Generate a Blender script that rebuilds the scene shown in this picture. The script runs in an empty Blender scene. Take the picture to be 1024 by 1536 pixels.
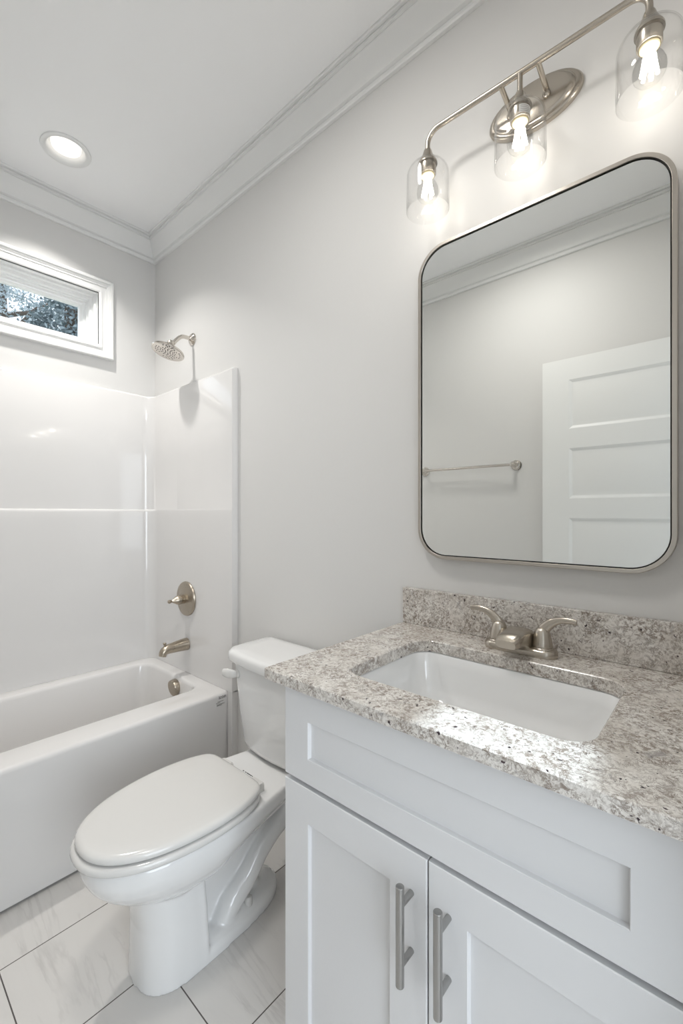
import bpy, bmesh, math, random
from math import sin, cos, pi, radians
from mathutils import Vector, Matrix
random.seed(7)
SC = bpy.context.scene
COL = SC.collection

# ------------------------------------------------------------------ camera
FPX, YAW = 659.5, 0.8465
cam_d = bpy.data.cameras.new('camera')
cam = bpy.data.objects.new('camera', cam_d)
COL.objects.link(cam)
cam_d.sensor_fit = 'VERTICAL'
cam_d.sensor_height = 36.0
cam_d.sensor_width = 24.0
cam_d.lens = FPX * 36.0 / 1536.0
cam_d.shift_y = 2.28 / 1536.0
cam_d.clip_start = 0.01
fw = Vector((-cos(YAW), sin(YAW), 0))
cam.rotation_euler = fw.to_track_quat('-Z', 'Y').to_euler()
cam.location = (2.4108, -1.1514, 1.23)
SC.camera = cam

# ------------------------------------------------------------------ world, sun, exposure
SC.view_settings.view_transform = 'Standard'
SC.view_settings.look = 'None'
SC.view_settings.gamma = 1.0
SC.view_settings.use_curve_mapping = False
SC.view_settings.exposure = 0.36
W = bpy.data.worlds.new('sky')
SC.world = W
W.use_nodes = True
bg = W.node_tree.nodes['Background']
bg.inputs[0].default_value = (0.90, 0.95, 1.0, 1)
bg.inputs[1].default_value = 1.5

sun_d = bpy.data.lights.new('sun', 'SUN')
sun_d.energy = 6.5
sun_d.angle = radians(0.7)
sun_d.color = (0.80, 0.92, 1.0)
sun = bpy.data.objects.new('sun', sun_d)
COL.objects.link(sun)
sun.rotation_euler = Vector((1, -0.040, -0.585)).to_track_quat('-Z', 'Y').to_euler()
sun.location = (-4, 0, 5)

DOWNLIGHT_W = 5.0
BULB_W = 0.62
HALL_FILL_W = 57.0
ROOM_FILL_W = 6.8


def area(name, loc, direction, sx, sy, power, color, shape='RECTANGLE'):
    d = bpy.data.lights.new(name, 'AREA')
    d.shape = shape
    d.size = sx
    if shape == 'RECTANGLE':
        d.size_y = sy
    d.energy = power
    d.color = color
    o = bpy.data.objects.new(name, d)
    COL.objects.link(o)
    o.location = loc
    o.rotation_euler = Vector(direction).to_track_quat('-Z', 'Z').to_euler()
    return o


# unseen lamp added behind the camera as cool daylight fill from the hall
area('hall_daylight_fill', (4.36, -1.25, 1.45), (-1, 0.12, 0), 2.0, 2.0, HALL_FILL_W, (0.84, 0.92, 1.0))

# ------------------------------------------------------------------ materials
MATS = {}


def mat(name, color, rough=0.5, metal=0.0, coat=0.0, bump=0.0, bscale=200.0, spec=None, aniso=0.0):
    m = bpy.data.materials.new(name)
    m.use_nodes = True
    nt = m.node_tree
    b = nt.nodes['Principled BSDF']
    b.inputs['Base Color'].default_value = (*color, 1)
    b.inputs['Roughness'].default_value = rough
    b.inputs['Metallic'].default_value = metal
    b.inputs['Coat Weight'].default_value = coat
    b.inputs['Coat Roughness'].default_value = 0.04
    b.inputs['Anisotropic'].default_value = aniso
    if spec is not None:
        b.inputs['Specular IOR Level'].default_value = spec
    tc = nt.nodes.new('ShaderNodeTexCoord')
    n = nt.nodes.new('ShaderNodeTexNoise')
    n.inputs['Scale'].default_value = bscale
    n.inputs['Detail'].default_value = 3
    nt.links.new(tc.outputs['Object'], n.inputs['Vector'])
    if bump > 0:
        bp = nt.nodes.new('ShaderNodeBump')
        bp.inputs['Strength'].default_value = bump
        bp.inputs['Distance'].default_value = 0.001
        nt.links.new(n.outputs['Fac'], bp.inputs['Height'])
        nt.links.new(bp.outputs['Normal'], b.inputs['Normal'])
    else:
        mr = nt.nodes.new('ShaderNodeMapRange')
        mr.inputs['To Min'].default_value = max(0.0, rough - 0.02)
        mr.inputs['To Max'].default_value = rough + 0.02
        nt.links.new(n.outputs['Fac'], mr.inputs['Value'])
        nt.links.new(mr.outputs['Result'], b.inputs['Roughness'])
    MATS[name] = m
    return m


M_WALL = mat('wall_paint', (0.700, 0.692, 0.678), 0.55, bump=0.08, bscale=900)
M_CEIL = mat('ceiling_paint', (0.925, 0.925, 0.925), 0.7, bump=0.05, bscale=700)
M_TRIM = mat('trim_paint', (0.80, 0.80, 0.79), 0.32)
M_ACRYL = mat('tub_acrylic', (0.735, 0.722, 0.71), 0.10, coat=0.4)
M_PORC = mat('porcelain', (0.83, 0.83, 0.825), 0.05, coat=0.6)
M_SEAT = mat('seat_plastic', (0.715, 0.705, 0.685), 0.16, coat=0.2)
M_CAB = mat('cabinet_paint', (0.735, 0.735, 0.74), 0.38)
M_DOOR = mat('door_paint', (0.83, 0.83, 0.815), 0.38)
M_NICKEL = mat('brushed_nickel', (0.50, 0.455, 0.395), 0.26, metal=1.0, bump=0.02, bscale=1500)
M_STEEL = mat('brushed_steel', (0.40, 0.395, 0.385), 0.26, metal=1.0, bump=0.03, bscale=1500)
M_POLISH = mat('polished_nickel', (0.66, 0.62, 0.57), 0.12, metal=1.0)
M_BRONZE = mat('champagne_nickel', (0.44, 0.385, 0.315), 0.28, metal=1.0)
M_FRAME = mat('mirror_frame_nickel', (0.52, 0.485, 0.44), 0.30, metal=1.0)
M_BLACK = mat('dark_ink', (0.03, 0.03, 0.03), 0.6)
M_GREYINK = mat('grey_ink', (0.30, 0.29, 0.28), 0.6)
M_NOZZLE = mat('grey_rubber', (0.10, 0.095, 0.09), 0.6)
M_SOCKET = mat('socket_ivory', (0.80, 0.70, 0.45), 0.4)
M_LABEL = mat('paper_label', (0.75, 0.74, 0.72), 0.6)
M_BARK = mat('bark', (0.10, 0.08, 0.065), 0.9)
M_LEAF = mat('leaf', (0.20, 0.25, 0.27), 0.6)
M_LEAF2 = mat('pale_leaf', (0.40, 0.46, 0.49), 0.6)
M_GROUND = mat('lawn', (0.10, 0.12, 0.07), 0.9)


def mirror_mat():
    m = mat('mirror_silver', (0.90, 0.915, 0.90), 0.0, metal=1.0)
    nt = m.node_tree
    for l in list(nt.links):
        if l.to_socket.name == 'Roughness':
            nt.links.remove(l)
    nt.nodes['Principled BSDF'].inputs['Roughness'].default_value = 0.0
    return m


M_MIRROR = mirror_mat()


def glass_mat(name, tint, ior=1.45, gain=1.0):
    """thin clear glass: straight transmission plus a Fresnel reflection"""
    m = bpy.data.materials.new(name)
    m.use_nodes = True
    nt = m.node_tree
    nt.nodes.clear()
    out = nt.nodes.new('ShaderNodeOutputMaterial')
    mx = nt.nodes.new('ShaderNodeMixShader')
    tr = nt.nodes.new('ShaderNodeBsdfTransparent')
    tr.inputs[0].default_value = (*tint, 1)
    gl = nt.nodes.new('ShaderNodeBsdfGlossy')
    gl.inputs['Roughness'].default_value = 0.02
    lw = nt.nodes.new('ShaderNodeLayerWeight')
    lw.inputs['Blend'].default_value = 0.5
    pw = nt.nodes.new('ShaderNodeMath')
    pw.operation = 'POWER'
    pw.inputs[1].default_value = 5.0
    nt.links.new(lw.outputs['Facing'], pw.inputs[0])
    f0 = ((ior - 1) / (ior + 1)) ** 2
    mu = nt.nodes.new('ShaderNodeMath')
    mu.operation = 'MULTIPLY_ADD'
    mu.use_clamp = True
    mu.inputs[1].default_value = (1 - f0) * gain
    mu.inputs[2].default_value = f0 * gain
    nt.links.new(pw.outputs[0], mu.inputs[0])
    nt.links.new(mu.outputs[0], mx.inputs[0])
    nt.links.new(tr.outputs[0], mx.inputs[1])
    nt.links.new(gl.outputs[0], mx.inputs[2])
    nt.links.new(mx.outputs[0], out.inputs[0])
    return m


M_SHADE = glass_mat('clear_shade_glass', (0.996, 0.996, 0.995), 1.48, 0.85)
M_BULBGLASS = glass_mat('bulb_glass', (0.995, 0.995, 0.99), 1.35, 0.6)
M_PANE = glass_mat('window_glass', (0.96, 0.98, 1.0), 1.3, 0.7)


def emit_mat(name, color, strength):
    m = bpy.data.materials.new(name)
    m.use_nodes = True
    nt = m.node_tree
    nt.nodes.clear()
    out = nt.nodes.new('ShaderNodeOutputMaterial')
    em = nt.nodes.new('ShaderNodeEmission')
    em.inputs[0].default_value = (*color, 1)
    em.inputs[1].default_value = strength
    nt.links.new(em.outputs[0], out.inputs[0])
    return m


M_LENS = emit_mat('lamp_lens', (1.0, 0.96, 0.89), 1.1)
M_FILAMENT = emit_mat('glowing_filament', (1.0, 0.94, 0.84), 7.0)


def granite():
    m = bpy.data.materials.new('granite')
    m.use_nodes = True
    nt = m.node_tree
    N, L = nt.nodes, nt.links
    b = N['Principled BSDF']
    b.inputs['Roughness'].default_value = 0.14
    tc = N.new('ShaderNodeTexCoord')
    mp = N.new('ShaderNodeMapping')
    mp.inputs['Rotation'].default_value = (0.5, 0.4, 0.6)
    L.new(tc.outputs['Object'], mp.inputs['Vector'])

    def noise(scale, detail, rough, dist, loc):
        m2 = N.new('ShaderNodeMapping')
        m2.inputs['Location'].default_value = loc
        L.new(mp.outputs[0], m2.inputs[0])
        n = N.new('ShaderNodeTexNoise')
        n.inputs['Scale'].default_value = scale
        n.inputs['Detail'].default_value = detail
        n.inputs['Roughness'].default_value = rough
        n.inputs['Distortion'].default_value = dist
        L.new(m2.outputs[0], n.inputs['Vector'])
        return n.outputs['Fac']

    def ramp(src, stops):
        r = N.new('ShaderNodeValToRGB')
        e = r.color_ramp.elements
        while len(e) < len(stops):
            e.new(0.5)
        for i, (p, c) in enumerate(stops):
            e[i].position = p
            e[i].color = (*c, 1) if isinstance(c, tuple) else (c, c, c, 1)
        L.new(src, r.inputs[0])
        return r.outputs[0]

    def mix(fac, a, c):
        x = N.new('ShaderNodeMix')
        x.data_type = 'RGBA'
        L.new(fac, x.inputs[0])
        if isinstance(a, tuple):
            x.inputs[6].default_value = (*a, 1)
        else:
            L.new(a, x.inputs[6])
        if isinstance(c, tuple):
            x.inputs[7].default_value = (*c, 1)
        else:
            L.new(c, x.inputs[7])
        return x.outputs[2]

    def mul(a, c):
        x = N.new('ShaderNodeMath')
        x.operation = 'MULTIPLY'
        x.use_clamp = True
        L.new(a, x.inputs[0])
        L.new(c, x.inputs[1])
        return x.outputs[0]

    ground = ramp(noise(14, 5, 0.65, 0.3, (0, 0, 0)), [(0.36, (0.80, 0.775, 0.735)), (0.64, (0.66, 0.62, 0.57))])
    # clouds that gather the dark grain
    cloud = ramp(noise(11, 5, 0.7, 0.8, (3, 1, 0)), [(0.36, 0.15), (0.58, 1.0)])
    grain = ramp(noise(120, 6, 0.8, 0.5, (1, 5, 2)), [(0.485, 0.0), (0.56, 1.0)])
    c1 = mix(mul(grain, cloud), ground, (0.26, 0.215, 0.18))
    veinm = ramp(noise(55, 8, 0.75, 0.9, (7, 2, 4)), [(0.465, 0.0), (0.490, 0.95), (0.512, 0.95), (0.540, 0.0)])
    v2 = ramp(noise(20, 5, 0.7, 0.6, (9, 9, 1)), [(0.40, 0.1), (0.58, 1.0)])
    c2 = mix(mul(veinm, v2), c1, (0.22, 0.18, 0.15))
    grey = ramp(noise(38, 8, 0.8, 0.8, (2, 8, 6)), [(0.585, 0.0), (0.635, 0.75)])
    c3 = mix(grey, c2, (0.33, 0.31, 0.30))
    fleck = ramp(noise(95, 2, 0.5, 0.2, (5, 3, 8)), [(0.690, 0.0), (0.715, 1.0)])
    c4 = mix(fleck, c3, (0.045, 0.03, 0.035))
    L.new(c4, b.inputs['Base Color'])
    return m


M_GRANITE = granite()


def floor_tile():
    m = bpy.data.materials.new('marble_tile')
    m.use_nodes = True
    nt = m.node_tree
    N, L = nt.nodes, nt.links
    b = N['Principled BSDF']
    tc = N.new('ShaderNodeTexCoord')
    sp = N.new('ShaderNodeSeparateXYZ')
    L.new(tc.outputs['Object'], sp.inputs[0])
    cb = N.new('ShaderNodeCombineXYZ')

    def add(src, val):
        a = N.new('ShaderNodeMath')
        a.inputs[1].default_value = val
        L.new(src, a.inputs[0])
        return a.outputs[0]
    L.new(add(sp.outputs['Y'], 0.267 + 0.6096 * 20), cb.inputs['X'])
    L.new(add(sp.outputs['X'], -0.9385 + 0.3048 * 21), cb.inputs['Y'])
    br = N.new('ShaderNodeTexBrick')
    br.offset = 0.5
    br.squash = 1.0
    br.inputs['Scale'].default_value = 1.0
    br.inputs['Mortar Size'].default_value = 0.0016
    br.inputs['Mortar Smooth'].default_value = 0.1
    br.inputs['Brick Width'].default_value = 0.6096
    br.inputs['Row Height'].default_value = 0.3048
    br.inputs['Color1'].default_value = (0.2, 0.2, 0.2, 1)
    br.inputs['Color2'].default_value = (0.9, 0.9, 0.9, 1)
    L.new(cb.outputs[0], br.inputs['Vector'])
    # veins: stretched noise, shifted tile by tile
    off = N.new('ShaderNodeVectorMath')
    off.operation = 'MULTIPLY_ADD'
    L.new(br.outputs['Color'], off.inputs[0])
    off.inputs[1].default_value = (3.0, 1.7, 0)
    L.new(tc.outputs['Object'], off.inputs[2])
    mp = N.new('ShaderNodeMapping')
    mp.inputs['Rotation'].default_value = (0, 0, radians(28))
    mp.inputs['Scale'].default_value = (1.0, 5.5, 1)
    L.new(off.outputs[0], mp.inputs[0])
    n = N.new('ShaderNodeTexNoise')
    n.inputs['Scale'].default_value = 2.2
    n.inputs['Detail'].default_value = 7
    n.inputs['Roughness'].default_value = 0.6
    n.inputs['Distortion'].default_value = 0.45
    L.new(mp.outputs[0], n.inputs['Vector'])
    r = N.new('ShaderNodeValToRGB')
    e = r.color_ramp.elements
    e.new(0.5)
    e.new(0.5)
    for i, (p, c) in enumerate([(0.40, (0.72, 0.70, 0.675)), (0.49, (0.70, 0.68, 0.655)), (0.515, (0.60, 0.58, 0.56)), (0.56, (0.70, 0.68, 0.655))]):
        e[i].position = p
        e[i].color = (*c, 1)
    L.new(n.outputs['Fac'], r.inputs[0])
    n2 = N.new('ShaderNodeTexNoise')
    n2.inputs['Scale'].default_value = 5
    n2.inputs['Detail'].default_value = 4
    L.new(off.outputs[0], n2.inputs['Vector'])
    mr = N.new('ShaderNodeMapRange')
    mr.inputs['From Min'].default_value = 0.42
    mr.inputs['From Max'].default_value = 0.66
    L.new(n2.outputs['Fac'], mr.inputs[0])
    mv = N.new('ShaderNodeMix')
    mv.data_type = 'RGBA'
    L.new(mr.outputs[0], mv.inputs[0])
    mv.inputs[6].default_value = (0.71, 0.69, 0.665, 1)
    L.new(r.outputs[0], mv.inputs[7])
    mg = N.new('ShaderNodeMix')
    mg.data_type = 'RGBA'
    L.new(br.outputs['Fac'], mg.inputs[0])
    L.new(mv.outputs[2], mg.inputs[6])
    mg.inputs[7].default_value = (0.11, 0.098, 0.09, 1)
    L.new(mg.outputs[2], b.inputs['Base Color'])
    b.inputs['Roughness'].default_value = 0.22
    bp = N.new('ShaderNodeBump')
    bp.inputs['Strength'].default_value = 0.3
    bp.inputs['Distance'].default_value = 0.001
    bp.invert = True
    L.new(br.outputs['Fac'], bp.inputs['Height'])
    L.new(bp.outputs[0], b.inputs['Normal'])
    return m


M_TILE = floor_tile()

# ------------------------------------------------------------------ mesh helpers
ORIGIN = {}


def thing(name, label, cat, loc=(0, 0, 0), group=None, kind=None):
    o = bpy.data.objects.new(name, None)
    o.empty_display_size = 0.05
    COL.objects.link(o)
    o.location = loc
    ORIGIN[o] = Vector(loc)
    if label:
        o['label'] = label
    if cat:
        o['category'] = cat
    if group:
        o['group'] = group
    if kind:
        o['kind'] = kind
    return o


def obj(name, bm, m, parent=None, angle=35, bevel=0.0, segs=3, label=None, smooth=True, loc=None):
    """link a bmesh built in world coordinates as one mesh object"""
    o0 = ORIGIN.get(parent, Vector((0, 0, 0))) if parent else Vector(loc or (0, 0, 0))
    bmesh.ops.remove_doubles(bm, verts=bm.verts, dist=1e-6)
    bmesh.ops.recalc_face_normals(bm, faces=bm.faces)
    bmesh.ops.translate(bm, verts=bm.verts, vec=-o0)
    me = bpy.data.meshes.new(name)
    bm.to_mesh(me)
    bm.free()
    if smooth:
        for p in me.polygons:
            p.use_smooth = True
        me.set_sharp_from_angle(angle=radians(angle))
    for mm in (m if isinstance(m, (list, tuple)) else [m]):
        me.materials.append(mm)
    o = bpy.data.objects.new(name, me)
    COL.objects.link(o)
    if parent:
        o.parent = parent
        ORIGIN[o] = ORIGIN[parent]
    else:
        o.location = o0
        ORIGIN[o] = o0
    if bevel > 0:
        md = o.modifiers.new('bevel', 'BEVEL')
        md.width = bevel
        md.segments = segs
        md.limit_method = 'ANGLE'
        md.angle_limit = radians(40)
        md.harden_normals = True
    if label:
        o['label'] = label
    return o


def tag(o, label, cat, group=None):
    o['label'] = label
    o['category'] = cat
    if group:
        o['group'] = group
    return o


def struct(o):
    o['kind'] = 'structure'
    return o


def box(bm, x0, x1, y0, y1, z0, z1):
    vs = [bm.verts.new((x, y, z)) for z in (z0, z1) for y in (y0, y1) for x in (x0, x1)]
    for f in ((0, 2, 3, 1), (4, 5, 7, 6), (0, 1, 5, 4), (2, 6, 7, 3), (0, 4, 6, 2), (1, 3, 7, 5)):
        bm.faces.new([vs[i] for i in f])


def ring(bm, pts):
    return [bm.verts.new(p) for p in pts]


def bridge(bm, a, b, closed=True):
    n = len(a)
    for i in range(n if closed else n - 1):
        j = (i + 1) % n
        bm.faces.new((a[i], a[j], b[j], b[i]))


def loft(bm, rings, cap0=True, cap1=True, closed=True):
    rs = [ring(bm, r) for r in rings]
    for a, b in zip(rs, rs[1:]):
        bridge(bm, a, b, closed)
    if cap0 and closed:
        bm.faces.new(rs[0])
    if cap1 and closed:
        bm.faces.new(rs[-1])
    return rs


def frame(axis):
    d = Vector(axis).normalized()
    h = Vector((0, 0, 1)) if abs(d.z) < 0.9 else Vector((1, 0, 0))
    u = d.cross(h).normalized()
    v = d.cross(u).normalized()
    return d, u, v


def lathe(bm, prof, org, axis=(0, 0, 1), n=32, su=1.0, sv=1.0):
    """prof: (radius, distance along axis); ends with radius 0 close to a point"""
    d, u, v = frame(axis)
    org = Vector(org)
    prev = None
    for r, t in prof:
        c = org + d * t
        if r < 1e-7:
            cur = [bm.verts.new(c)]
        else:
            cur = [bm.verts.new(c + u * (r * su * cos(2 * pi * i / n)) + v * (r * sv * sin(2 * pi * i / n))) for i in range(n)]
        if prev:
            if len(prev) == 1 and len(cur) > 1:
                for i in range(n):
                    bm.faces.new((prev[0], cur[i], cur[(i + 1) % n]))
            elif len(cur) == 1 and len(prev) > 1:
                for i in range(n):
                    bm.faces.new((cur[0], prev[(i + 1) % n], prev[i]))
            elif len(cur) > 1:
                bridge(bm, prev, cur)
        prev = cur


def cyl(bm, r, p0, p1, n=24, ch=0.0):
    p0, p1 = Vector(p0), Vector(p1)
    L = (p1 - p0).length
    if ch > 0:
        prof = [(0, 0), (r - ch, 0), (r, ch), (r, L - ch), (r - ch, L), (0, L)]
    else:
        prof = [(0, 0), (r, 0), (r, L), (0, L)]
    lathe(bm, prof, p0, p1 - p0, n)


def smooth_path(pts, sub=8):
    P = [Vector(p) for p in pts]
    out = []
    for i in range(len(P) - 1):
        p0 = P[max(i - 1, 0)]
        p1, p2 = P[i], P[i + 1]
        p3 = P[min(i + 2, len(P) - 1)]
        for k in range(sub):
            t = k / sub
            out.append(0.5 * ((2 * p1) + (p2 - p0) * t + (2 * p0 - 5 * p1 + 4 * p2 - p3) * t * t + (3 * p1 - p0 - 3 * p2 + p3) * t ** 3))
    out.append(P[-1])
    return out


def tube(bm, pts, radii, n=16, cap=True, su=1.0, sv=1.0):
    P = [Vector(p) for p in pts]
    if not isinstance(radii, (list, tuple)):
        radii = [radii] * len(P)
    if len(radii) != len(P):
        k = len(radii)
        rr = []
        for i in range(len(P)):
            f = i / (len(P) - 1) * (k - 1)
            a = min(int(f), k - 2)
            rr.append(radii[a] * (1 - (f - a)) + radii[a + 1] * (f - a))
        radii = rr
    d0, u, v = frame(P[1] - P[0])
    rs = []
    for i, p in enumerate(P):
        a = P[max(i - 1, 0)]
        b = P[min(i + 1, len(P) - 1)]
        d = (b - a).normalized()
        u = (u - d * u.dot(d)).normalized()
        v = d.cross(u).normalized()
        rs.append([p + u * (radii[i] * su * cos(2 * pi * k / n)) + v * (radii[i] * sv * sin(2 * pi * k / n)) for k in range(n)])
    loft(bm, rs, cap, cap)


def rrect(x0, x1, y0, y1, r, n=8):
    """rounded rectangle outline in a plane: list of (x, y)"""
    if not isinstance(r, (list, tuple)):
        r = [r] * 4
    out = []
    for (cx, cy, a0, rr) in ((x1 - r[0], y1 - r[0], 0, r[0]), (x0 + r[1], y1 - r[1], 90, r[1]), (x0 + r[2], y0 + r[2], 180, r[2]), (x1 - r[3], y0 + r[3], 270, r[3])):
        for k in range(n + 1):
            a = radians(a0 + 90 * k / n)
            out.append((cx + rr * cos(a), cy + rr * sin(a)))
    return out


def xy(pts, z):
    return [(p[0], p[1], z) for p in pts]


def xz(pts, y):
    return [(p[0], y, p[1]) for p in pts]


def sym_ring(half, cx, n=72):
    """closed smooth outline, mirrored about x = cx, from half points (w, y) front to back"""
    P = [Vector((w, y)) for w, y in half] + [Vector((-w, y)) for w, y in reversed(half[1:-1])]
    N = len(P)
    dense = []
    for i in range(N):
        p0, p1, p2, p3 = P[(i - 1) % N], P[i], P[(i + 1) % N], P[(i + 2) % N]
        for k in range(24):
            t = k / 24
            dense.append(0.5 * ((2 * p1) + (p2 - p0) * t + (2 * p0 - 5 * p1 + 4 * p2 - p3) * t * t + (3 * p1 - p0 - 3 * p2 + p3) * t ** 3))
    acc = [0]
    D = dense + [dense[0]]
    for a, b in zip(D, D[1:]):
        acc.append(acc[-1] + (b - a).length)
    out = []
    j = 0
    for i in range(n):
        s = acc[-1] * i / n
        while j < len(acc) - 2 and acc[j + 1] < s:
            j += 1
        f = (s - acc[j]) / max(1e-9, acc[j + 1] - acc[j])
        p = D[j].lerp(D[j + 1], f)
        out.append((cx + p.x, p.y))
    return out


def scaled(pts, s, cx, cy, dy=0.0):
    return [(cx + (x - cx) * s, cy + (y - cy) * s + dy) for x, y in pts]


def inset(pts, d):
    """move a closed outline inwards by d (outline counter-clockwise or clockwise)"""
    n = len(pts)
    area2 = sum(pts[i][0] * pts[(i + 1) % n][1] - pts[(i + 1) % n][0] * pts[i][1] for i in range(n))
    s = 1 if area2 > 0 else -1
    out = []
    for i in range(n):
        a, b = Vector(pts[i - 1]), Vector(pts[(i + 1) % n])
        t = (b - a).normalized()
        nn = Vector((-t.y, t.x)) * s
        out.append((pts[i][0] + nn.x * d, pts[i][1] + nn.y * d))
    return out


def text_bm(txt, size, mtx, extrude=0.0002, bold=0.0):
    cu = bpy.data.curves.new('lettering', 'FONT')
    cu.body = txt
    cu.size = size
    cu.extrude = extrude
    cu.offset = bold
    cu.align_x = 'CENTER'
    o = bpy.data.objects.new('lettering', cu)
    COL.objects.link(o)
    dg = bpy.context.evaluated_depsgraph_get()
    me = bpy.data.meshes.new_from_object(o.evaluated_get(dg))
    bm = bmesh.new()
    bm.from_mesh(me)
    bpy.data.meshes.remove(me)
    bpy.data.objects.remove(o)
    bpy.data.curves.remove(cu)
    bm.transform(mtx)
    return bm


# ------------------------------------------------------------------ room shell
XN = 2.47          # wall with the doorway
YL = -1.4665       # wall with the towel bar
ZC = 2.74

bm = bmesh.new()
box(bm, -0.15, 4.5, -2.4, 0.35, -0.06, 0.0)
struct(obj('floor', bm, M_TILE))

# ceiling with a round hole for the recessed lamp
DLX, DLY, DLR = 0.345, -0.541, 0.079
bm = bmesh.new()
hole = [bm.verts.new((DLX + DLR * cos(2 * pi * i / 48), DLY + DLR * sin(2 * pi * i / 48), ZC)) for i in range(48)]
rect = [bm.verts.new(p) for p in ((-0.15, -2.4, ZC), (4.5, -2.4, ZC), (4.5, 0.35, ZC), (-0.15, 0.35, ZC))]
ed = [bm.edges.new((hole[i], hole[(i + 1) % 48])) for i in range(48)] + [bm.edges.new((rect[i], rect[(i + 1) % 4])) for i in range(4)]
bmesh.ops.triangle_fill(bm, use_beauty=True, use_dissolve=False, edges=ed)
ex = bmesh.ops.extrude_edge_only(bm, edges=[e for e in bm.edges if e.is_boundary])
bmesh.ops.translate(bm, verts=[v for v in ex['geom'] if isinstance(v, bmesh.types.BMVert)], vec=(0, 0, 0.12))
box(bm, -0.15, 4.5, -2.4, 0.35, ZC + 0.11, ZC + 0.16)
struct(obj('ceiling', bm, M_CEIL, smooth=False))

bm = bmesh.new()
box(bm, -0.15, 2.57, 0, 0.12, 0, ZC)
struct(obj('wall_right', bm, M_WALL))

bm = bmesh.new()
box(bm, -0.15, 2.57, YL - 0.12, YL, 0, ZC)
struct(obj('wall_left', bm, M_WALL))

# window wall with its opening
WY0, WY1, WZ0, WZ1 = -1.205, -0.294, 2.087, 2.354
bm = bmesh.new()
for b in ((YL, 0, 0, WZ0), (YL, 0, WZ1, ZC), (YL, WY0, WZ0, WZ1), (WY1, 0, WZ0, WZ1)):
    box(bm, -0.15, 0, *b)
struct(obj('wall_far', bm, M_WALL, smooth=False))

# wall with the doorway behind the camera, and the hall beyond
DY0, DY1, DZ = -1.42, -0.60, 2.06
bm = bmesh.new()
for b in ((YL, DY0, 0, ZC), (DY1, 0, 0, ZC), (DY0, DY1, DZ, ZC)):
    box(bm, XN, XN + 0.1, *b)
struct(obj('wall_near', bm, M_WALL, smooth=False))
bm = bmesh.new()
box(bm, XN + 0.1, 4.5, 0.25, 0.35, 0, ZC)
box(bm, XN + 0.1, 4.5, -2.4, -2.3, 0, ZC)
box(bm, 4.4, 4.5, -2.3, 0.25, 0, ZC)
box(bm, XN, XN + 0.1, 0.12, 0.25, 0, ZC)
box(bm, XN, XN + 0.1, -2.3, YL - 0.12, 0, ZC)
struct(obj('wall_hall', bm, M_WALL, smooth=False))

# crown moulding: profile (out from wall, down from ceiling)
CROWN = [(0.0, 0.122), (0.011, 0.122), (0.014, 0.118), (0.014, 0.108), (0.010, 0.105), (0.010, 0.103), (0.020, 0.099)]
CROWN += [(0.020 + 0.034 * t, 0.099 - 0.070 * (t ** 0.72)) for t in [i / 10 for i in range(1, 11)]]
CROWN += [(0.052, 0.027), (0.052, 0.024), (0.060, 0.022), (0.060, 0.013), (0.057, 0.011), (0.068, 0.010), (0.070, 0.007), (0.070, 0.0), (0.0, 0.0)]


def crown(name, p0, p1, nrm, m0, m1):
    """straight run with mitred ends; m0, m1 = how far each end runs in per unit out from the wall"""
    p0, p1, nrm = Vector(p0), Vector(p1), Vector(nrm)
    d = (p1 - p0).normalized()
    bm = bmesh.new()
    loft(bm, [[p + nrm * o + d * (o * m) + Vector((0, 0, ZC - dn)) for o, dn in CROWN] for p, m in ((p0, m0), (p1, -m1))])
    return struct(obj(name, bm, M_TRIM, angle=25))


crown('trim_1', (0, 0, 0), (XN, 0, 0), (0, -1, 0), 1, 1)
crown('trim_2', (0, YL, 0), (0, 0, 0), (1, 0, 0), 1, 1)
crown('trim_3', (0, YL, 0), (XN, YL, 0), (0, 1, 0), 1, 1)
crown('trim_4', (XN, YL, 0), (XN, 0, 0), (-1, 0, 0), 1, 1)

# baseboards
BB = [(0.0, 0.0), (0.014, 0.0), (0.014, 0.095), (0.011, 0.108), (0.008, 0.113), (0.006, 0.128), (0.0, 0.130)]


def baseboard(name, p0, p1, nrm):
    p0, p1, nrm = Vector(p0), Vector(p1), Vector(nrm)
    bm = bmesh.new()
    loft(bm, [[p + nrm * o + Vector((0, 0, z)) for o, z in BB] for p in (p0, p1)])
    return struct(obj(name, bm, M_TRIM, angle=25))


baseboard('baseboard_right', (0.785, 0, 0), (1.699, 0, 0), (0, -1, 0))
baseboard('baseboard_left', (0.785, YL, 0), (XN, YL, 0), (0, 1, 0))

# door casing of the open doorway
bm = bmesh.new()
box(bm, XN - 0.015, XN, DY1, DY1 + 0.06, 0, DZ + 0.06)
box(bm, XN - 0.015, XN, DY0 - 0.03, DY0, 0, DZ + 0.06)
box(bm, XN - 0.015, XN, DY0, DY1, DZ, DZ + 0.06)
struct(obj('trim_5', bm, M_TRIM, bevel=0.004))

# ------------------------------------------------------------------ window
win = thing('window_1', 'small white transom window high above the bathtub', 'window', (0, (WY0 + WY1) / 2, WZ0), kind='structure')
CY0, CY1, CZ0, CZ1 = WY0 - 0.066, WY1 + 0.066, WZ0 - 0.064, WZ1 + 0.068


def yz_rect(e, x):
    """outline of the opening grown by e, at depth x"""
    return [(x, WY0 - e, WZ0 - e), (x, WY1 + e, WZ0 - e), (x, WY1 + e, WZ1 + e), (x, WY0 - e, WZ1 + e)]


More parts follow.
